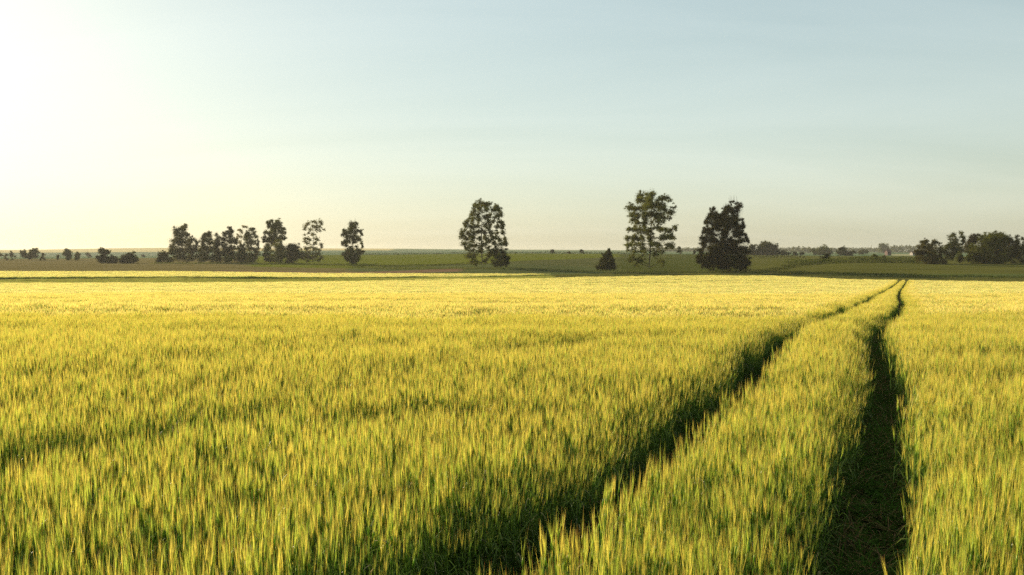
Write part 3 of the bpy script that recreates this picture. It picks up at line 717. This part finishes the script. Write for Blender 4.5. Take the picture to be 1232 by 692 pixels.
for lab,x,hw,top,base,Y,col in [
 ("dark far tree hugging the right side of the broadest tree",905,9,294.5,307.3,940,DARK),
 ("highest domed tree of the small dark wood right of the broadest tree",922,13,291,307.5,940,DARK),
 ("dark far tree on the right slope of the small dark wood",932,9,294,307.6,940,DARK),
 ("low square-topped tree ending the small dark wood on its right",944,8,300.5,307.7,940,DARK),
 ("low dark tree under the pale airy row",957,5,303.5,308.5,1000,DARK),
 ("low dark tree under the right half of the pale airy row",965,5.5,304,308.5,1000,DARK),
 ("round hazy tree just right of the pale airy row",978,5.5,300,308.5,1150,MID),
 ("wide hazy tree rising behind the dark round bush on the bank",991,10,298,308.5,1250,MID),
 ("dark domed far tree halfway between the dark round bush and the brick house",1015,9.5,298,309,980,DARK),
 ("smaller dark tree just right of the domed far tree",1027,5,302,309,980,DARK),
 ("low hazy tree left of the twin bushes on the bank",1038,7.5,302,309,1200,MID)]:
    dome("far_tree",lab,"tree",x,hw,top,base,Y=Y,col=col)
for i,(x,hw,top) in enumerate([(954,3.2,299.5),(960.5,3.5,299),(967,3.2,299.2),(973,2.8,300)]):
    dome("pale_tree","hazy pale tree of the airy row of four on the horizon","tree",x,hw,top,307.5,Y=2100,col=LIGHT,group="airy row of four pale trees on the horizon",dens=.6)
dome("flat_tree","pale flat-topped tree on the horizon above the brick house","tree",1061,9,296,307.5,Y=2000,col=MID)
dome(B,"dark round bush on the scrubby bank, right of the pale airy row",B,993.5,7.5,301.5,313,Y=470,col=DARK,ymin=450)
dome(B,"left one of the twin bushes on the bank before the brick house",B,1052,6.5,306,315.5,Y=455,col=OLIVE)
dome(B,"right one of the twin bushes on the bank before the brick house",B,1062,5.5,306.5,314.8,Y=462,col=OLIVE)

# ------------------------------------------------------------------ hedges, far wood (masses)
def hedge(name, label, cat, pts, height, width, col, kind=None, leaf=.5, n_per_m=6, seed=1, ragged=.5):
    """pts: plan polyline (x, y)"""
    g=np.random.default_rng(seed); P=[]
    for (x0,y0),(x1,y1) in zip(pts[:-1],pts[1:]):
        L_=math.hypot(x1-x0,y1-y0); n=int(L_*n_per_m); t=g.random(n)
        x=x0+(x1-x0)*t+g.normal(0,width*.3,n); y=y0+(y1-y0)*t+g.normal(0,width*.35,n)
        hh=height*(1-ragged+2*ragged*vnoise(x/6+seed, y/6, seed)*.8+.2*ragged)
        z=ground_z(x,y)+g.random(n)**.8*hh
        P.append(np.stack([x,y,z],-1))
    P=np.concatenate(P); n=len(P); o=P.mean(0); o[2]=P[:,2].min(); p=P-o
    nn=unit(n,g); a=np.cross(nn,unit(n,g)); a/=np.maximum(np.linalg.norm(a,axis=1,keepdims=True),1e-4); b_=np.cross(nn,a); sz=leaf*g.uniform(.6,1.3,(n,1))
    q=np.stack([p-a*sz*.5,p+b_*sz*.4,p+a*sz*.5,p-b_*sz*.4],1).reshape(-1,3)
    c=np.array(col)*g.uniform(.65,1.35,(n,1))
    ob=link(name, mesh_from(name,q,np.arange(4*n).reshape(-1,4),np.repeat(c,4,axis=0),M_LEAF)); ob.location=o
    return tag(ob,label,cat,kind=kind)
def at(px, Y): return ((px-CX)/F*Y, Y)
hedge("hedge","long thin dark hedge along the crest of the middle green field","hedge",[at(430,900),at(520,905),at(640,885),at(760,862)],1.6,3,DARK,leaf=.8,n_per_m=8,seed=3)
hedge("hedge","low dark hedge line crossing the far green field right of the broadest tree","hedge",[at(905,640),at(935,650),at(968,645)],2.0,3,DARK,leaf=.7,n_per_m=10,seed=4)
hedge("scrub_bank","dark scrub along the bank below the brick house and the twin bushes","scrub",[at(955,438),at(985,452),at(1040,450),at(1100,448),at(1120,446)],2.4,12,(.055,.07,.022),kind="stuff",leaf=.6,n_per_m=60,seed=5)
hedge("scrub_slope","scrub running down the slope right of the broadest tree","scrub",[at(955,440),at(945,405),at(925,385),at(880,375)],.8,8,(.05,.06,.02),kind="stuff",leaf=.5,n_per_m=18,seed=6)
hedge("nettle_edge","dark weeds along the foot of the right-hand slope, behind the barley","weeds",[at(905,352),at(960,350),at(1032,322),at(1100,308),at(1180,297),at(1260,292)],1.0,4,(.045,.06,.02),kind="stuff",leaf=.4,n_per_m=40,seed=7)
hedge("bank_weeds","tufted weeds on the field edge around the feet of the tall trees","weeds",[at(440,470),at(520,400),at(600,372),at(700,362),at(820,366),at(900,366)],.8,6,(.10,.12,.04),kind="stuff",leaf=.35,n_per_m=26,seed=8)
hedge("meadow_weeds","rough weeds in the meadow around the feet of the left grove","weeds",[at(185,545),at(260,555),at(340,550),at(455,520)],1.0,5,(.085,.10,.03),kind="stuff",leaf=.45,n_per_m=22,seed=14)
hedge("track_weeds","dark line of weeds beside the farm track left of the tall oval tree","weeds",[at(425,497),at(500,476),at(580,452)],.9,3,(.05,.06,.022),kind="stuff",leaf=.4,n_per_m=20,seed=11)
hedge("distant_wood","hazy wood on the horizon left of the broadest tree","wood",[at(775,2500),at(850,2500),at(890,2500)],9,60,MID,kind="stuff",leaf=4,n_per_m=14,seed=9)
hedge("distant_wood","pale hazy wood on the horizon right of the brick house","wood",[at(1066,2300),at(1100,2300),at(1150,2300),at(1260,2300)],16,60,MID,kind="stuff",leaf=4,n_per_m=14,seed=10)
hedge("distant_wood","thin line of faraway trees along the horizon behind the far pale and dark trees","wood",[at(940,2700),at(1000,2700),at(1068,2700)],11,60,MID,kind="stuff",leaf=4,n_per_m=12,seed=12)

# ------------------------------------------------------------------ far buildings and the pole
def gabled_house(name, label, px, Y, wpx, hpx, wall_m, roof_m, depth=9):
    m=Y/F; x=(px-CX)*m; z=float(ground_z(x,Y)); W=wpx*m/2; D=depth/2; H=hpx*m*.62; RZ=hpx*m
    root=bpy.data.objects.new(name,None); C.objects.link(root); root.location=(x,Y,z-.1); tag(root,label,"house")
    V=np.array([(-W,-D,0),(W,-D,0),(W,D,0),(-W,D,0),(-W,-D,H),(W,-D,H),(W,D,H),(-W,D,H),(-W,0,RZ),(W,0,RZ)],float)
    F4=[(0,1,5,4),(2,3,7,6),(1,2,6,5),(3,0,4,7)]; T=[(5,6,9),(7,4,8)]
    me=bpy.data.meshes.new("wall"); me.from_pydata([tuple(v) for v in V],[],F4+T); me.materials.append(wall_m); link("wall",me,root)
    e=.4; k=(RZ-H)/D
    lo=H-e*k; th=.25
    rv=[]; rf=[]
    for s in (-1,1):
        n=len(rv); rv+=[(-W-e,s*(D+e),lo+.03),(W+e,s*(D+e),lo+.03),(W+e,0,RZ+.03),(-W-e,0,RZ+.03),(-W-e,s*(D+e),lo+th),(W+e,s*(D+e),lo+th),(W+e,0,RZ+th),(-W-e,0,RZ+th)]
        rf+=[tuple(n+q for q in f) for f in ((0,1,2,3),(4,5,6,7),(0,1,5,4),(0,3,7,4),(1,2,6,5))]
    me=bpy.data.meshes.new("roof"); me.from_pydata(rv,[],rf); me.materials.append(roof_m); ro=link("roof",me,root)
    cv=[(W*.3+a*.5,b_*.4,zz) for zz in (RZ-.6,RZ+1.2) for a,b_ in ((-1,-1),(1,-1),(1,1),(-1,1))]
    me=bpy.data.meshes.new("chimney"); me.from_pydata(cv,[],[(0,1,5,4),(1,2,6,5),(2,3,7,6),(3,0,4,7),(4,5,6,7)]); me.materials.append(M_BRICK); link("chimney",me,ro)
    dark=plain("window_dark",(.03,.03,.035),rough=.3)
    for i in (-.5,0,.5):
        wv=[(W*i+a*.6,-D-.04+b_*.03,H*.5+c*.7) for a in(-1,1) for b_ in(-1,1) for c in(-1,1)]
        me=bpy.data.meshes.new("window"); me.from_pydata(wv,[],[(0,1,3,2),(4,5,7,6),(0,1,5,4),(2,3,7,6),(1,3,7,5),(0,2,6,4)]); me.materials.append(dark); link("window",me,root)
gabled_house("brick_house","small red brick house far off, beside the pale flat-topped tree",1068,1150,4.5,6.5,M_BRICK,M_ROOF)
gabled_house("white_house","tiny pale house far off, close to the round tree at the right-hand wood's left end",1098.5,1150,5,4.5,M_PALE,M_ROOF)
def pole():
    Y=1250.; x=(190.5-CX)/F*Y; z=float(ground_z(x,Y)); H=9.5
    root=bpy.data.objects.new("power_pole",None); C.objects.link(root); root.location=(x,Y,z)
    tag(root,"tiny far power pole with a crossbar, above the bush left of the dense grove","pole")
    link("post",tubes_mesh("post",[([(0,0,-.3),(0,0,H)],[.22,.16])],M_METAL),root)
    link("crossbar",tubes_mesh("crossbar",[([(-1.6,0,H-1),(1.6,0,H-1)],[.12,.12])],M_METAL),root)
pole()

# ------------------------------------------------------------------ haze
def haze():
    x0,x1,y0,y1,z0,z1=-10500,10500,-700,4900,-14,34
    v=[(x,y,z) for x in(x0,x1) for y in(y0,y1) for z in(z0,z1)]
    me=bpy.data.meshes.new("haze"); me.from_pydata(v,[],[(0,1,3,2),(4,6,7,5),(0,4,5,1),(2,3,7,6),(0,2,6,4),(1,5,7,3)]); 
    m,nt,out=mat("haze"); p=nt.nodes.new("ShaderNodeVolumePrincipled")
    p.inputs["Color"].default_value=(.95,.93,.86,1); p.inputs["Density"].default_value=HAZE; p.inputs["Anisotropy"].default_value=.25
    nt.links.new(p.outputs[0], out.inputs["Volume"]); me.materials.append(m)
    tag(link("haze",me),"thin pale evening haze over the fields","haze",kind="stuff")
HAZE = 0.00006
haze()
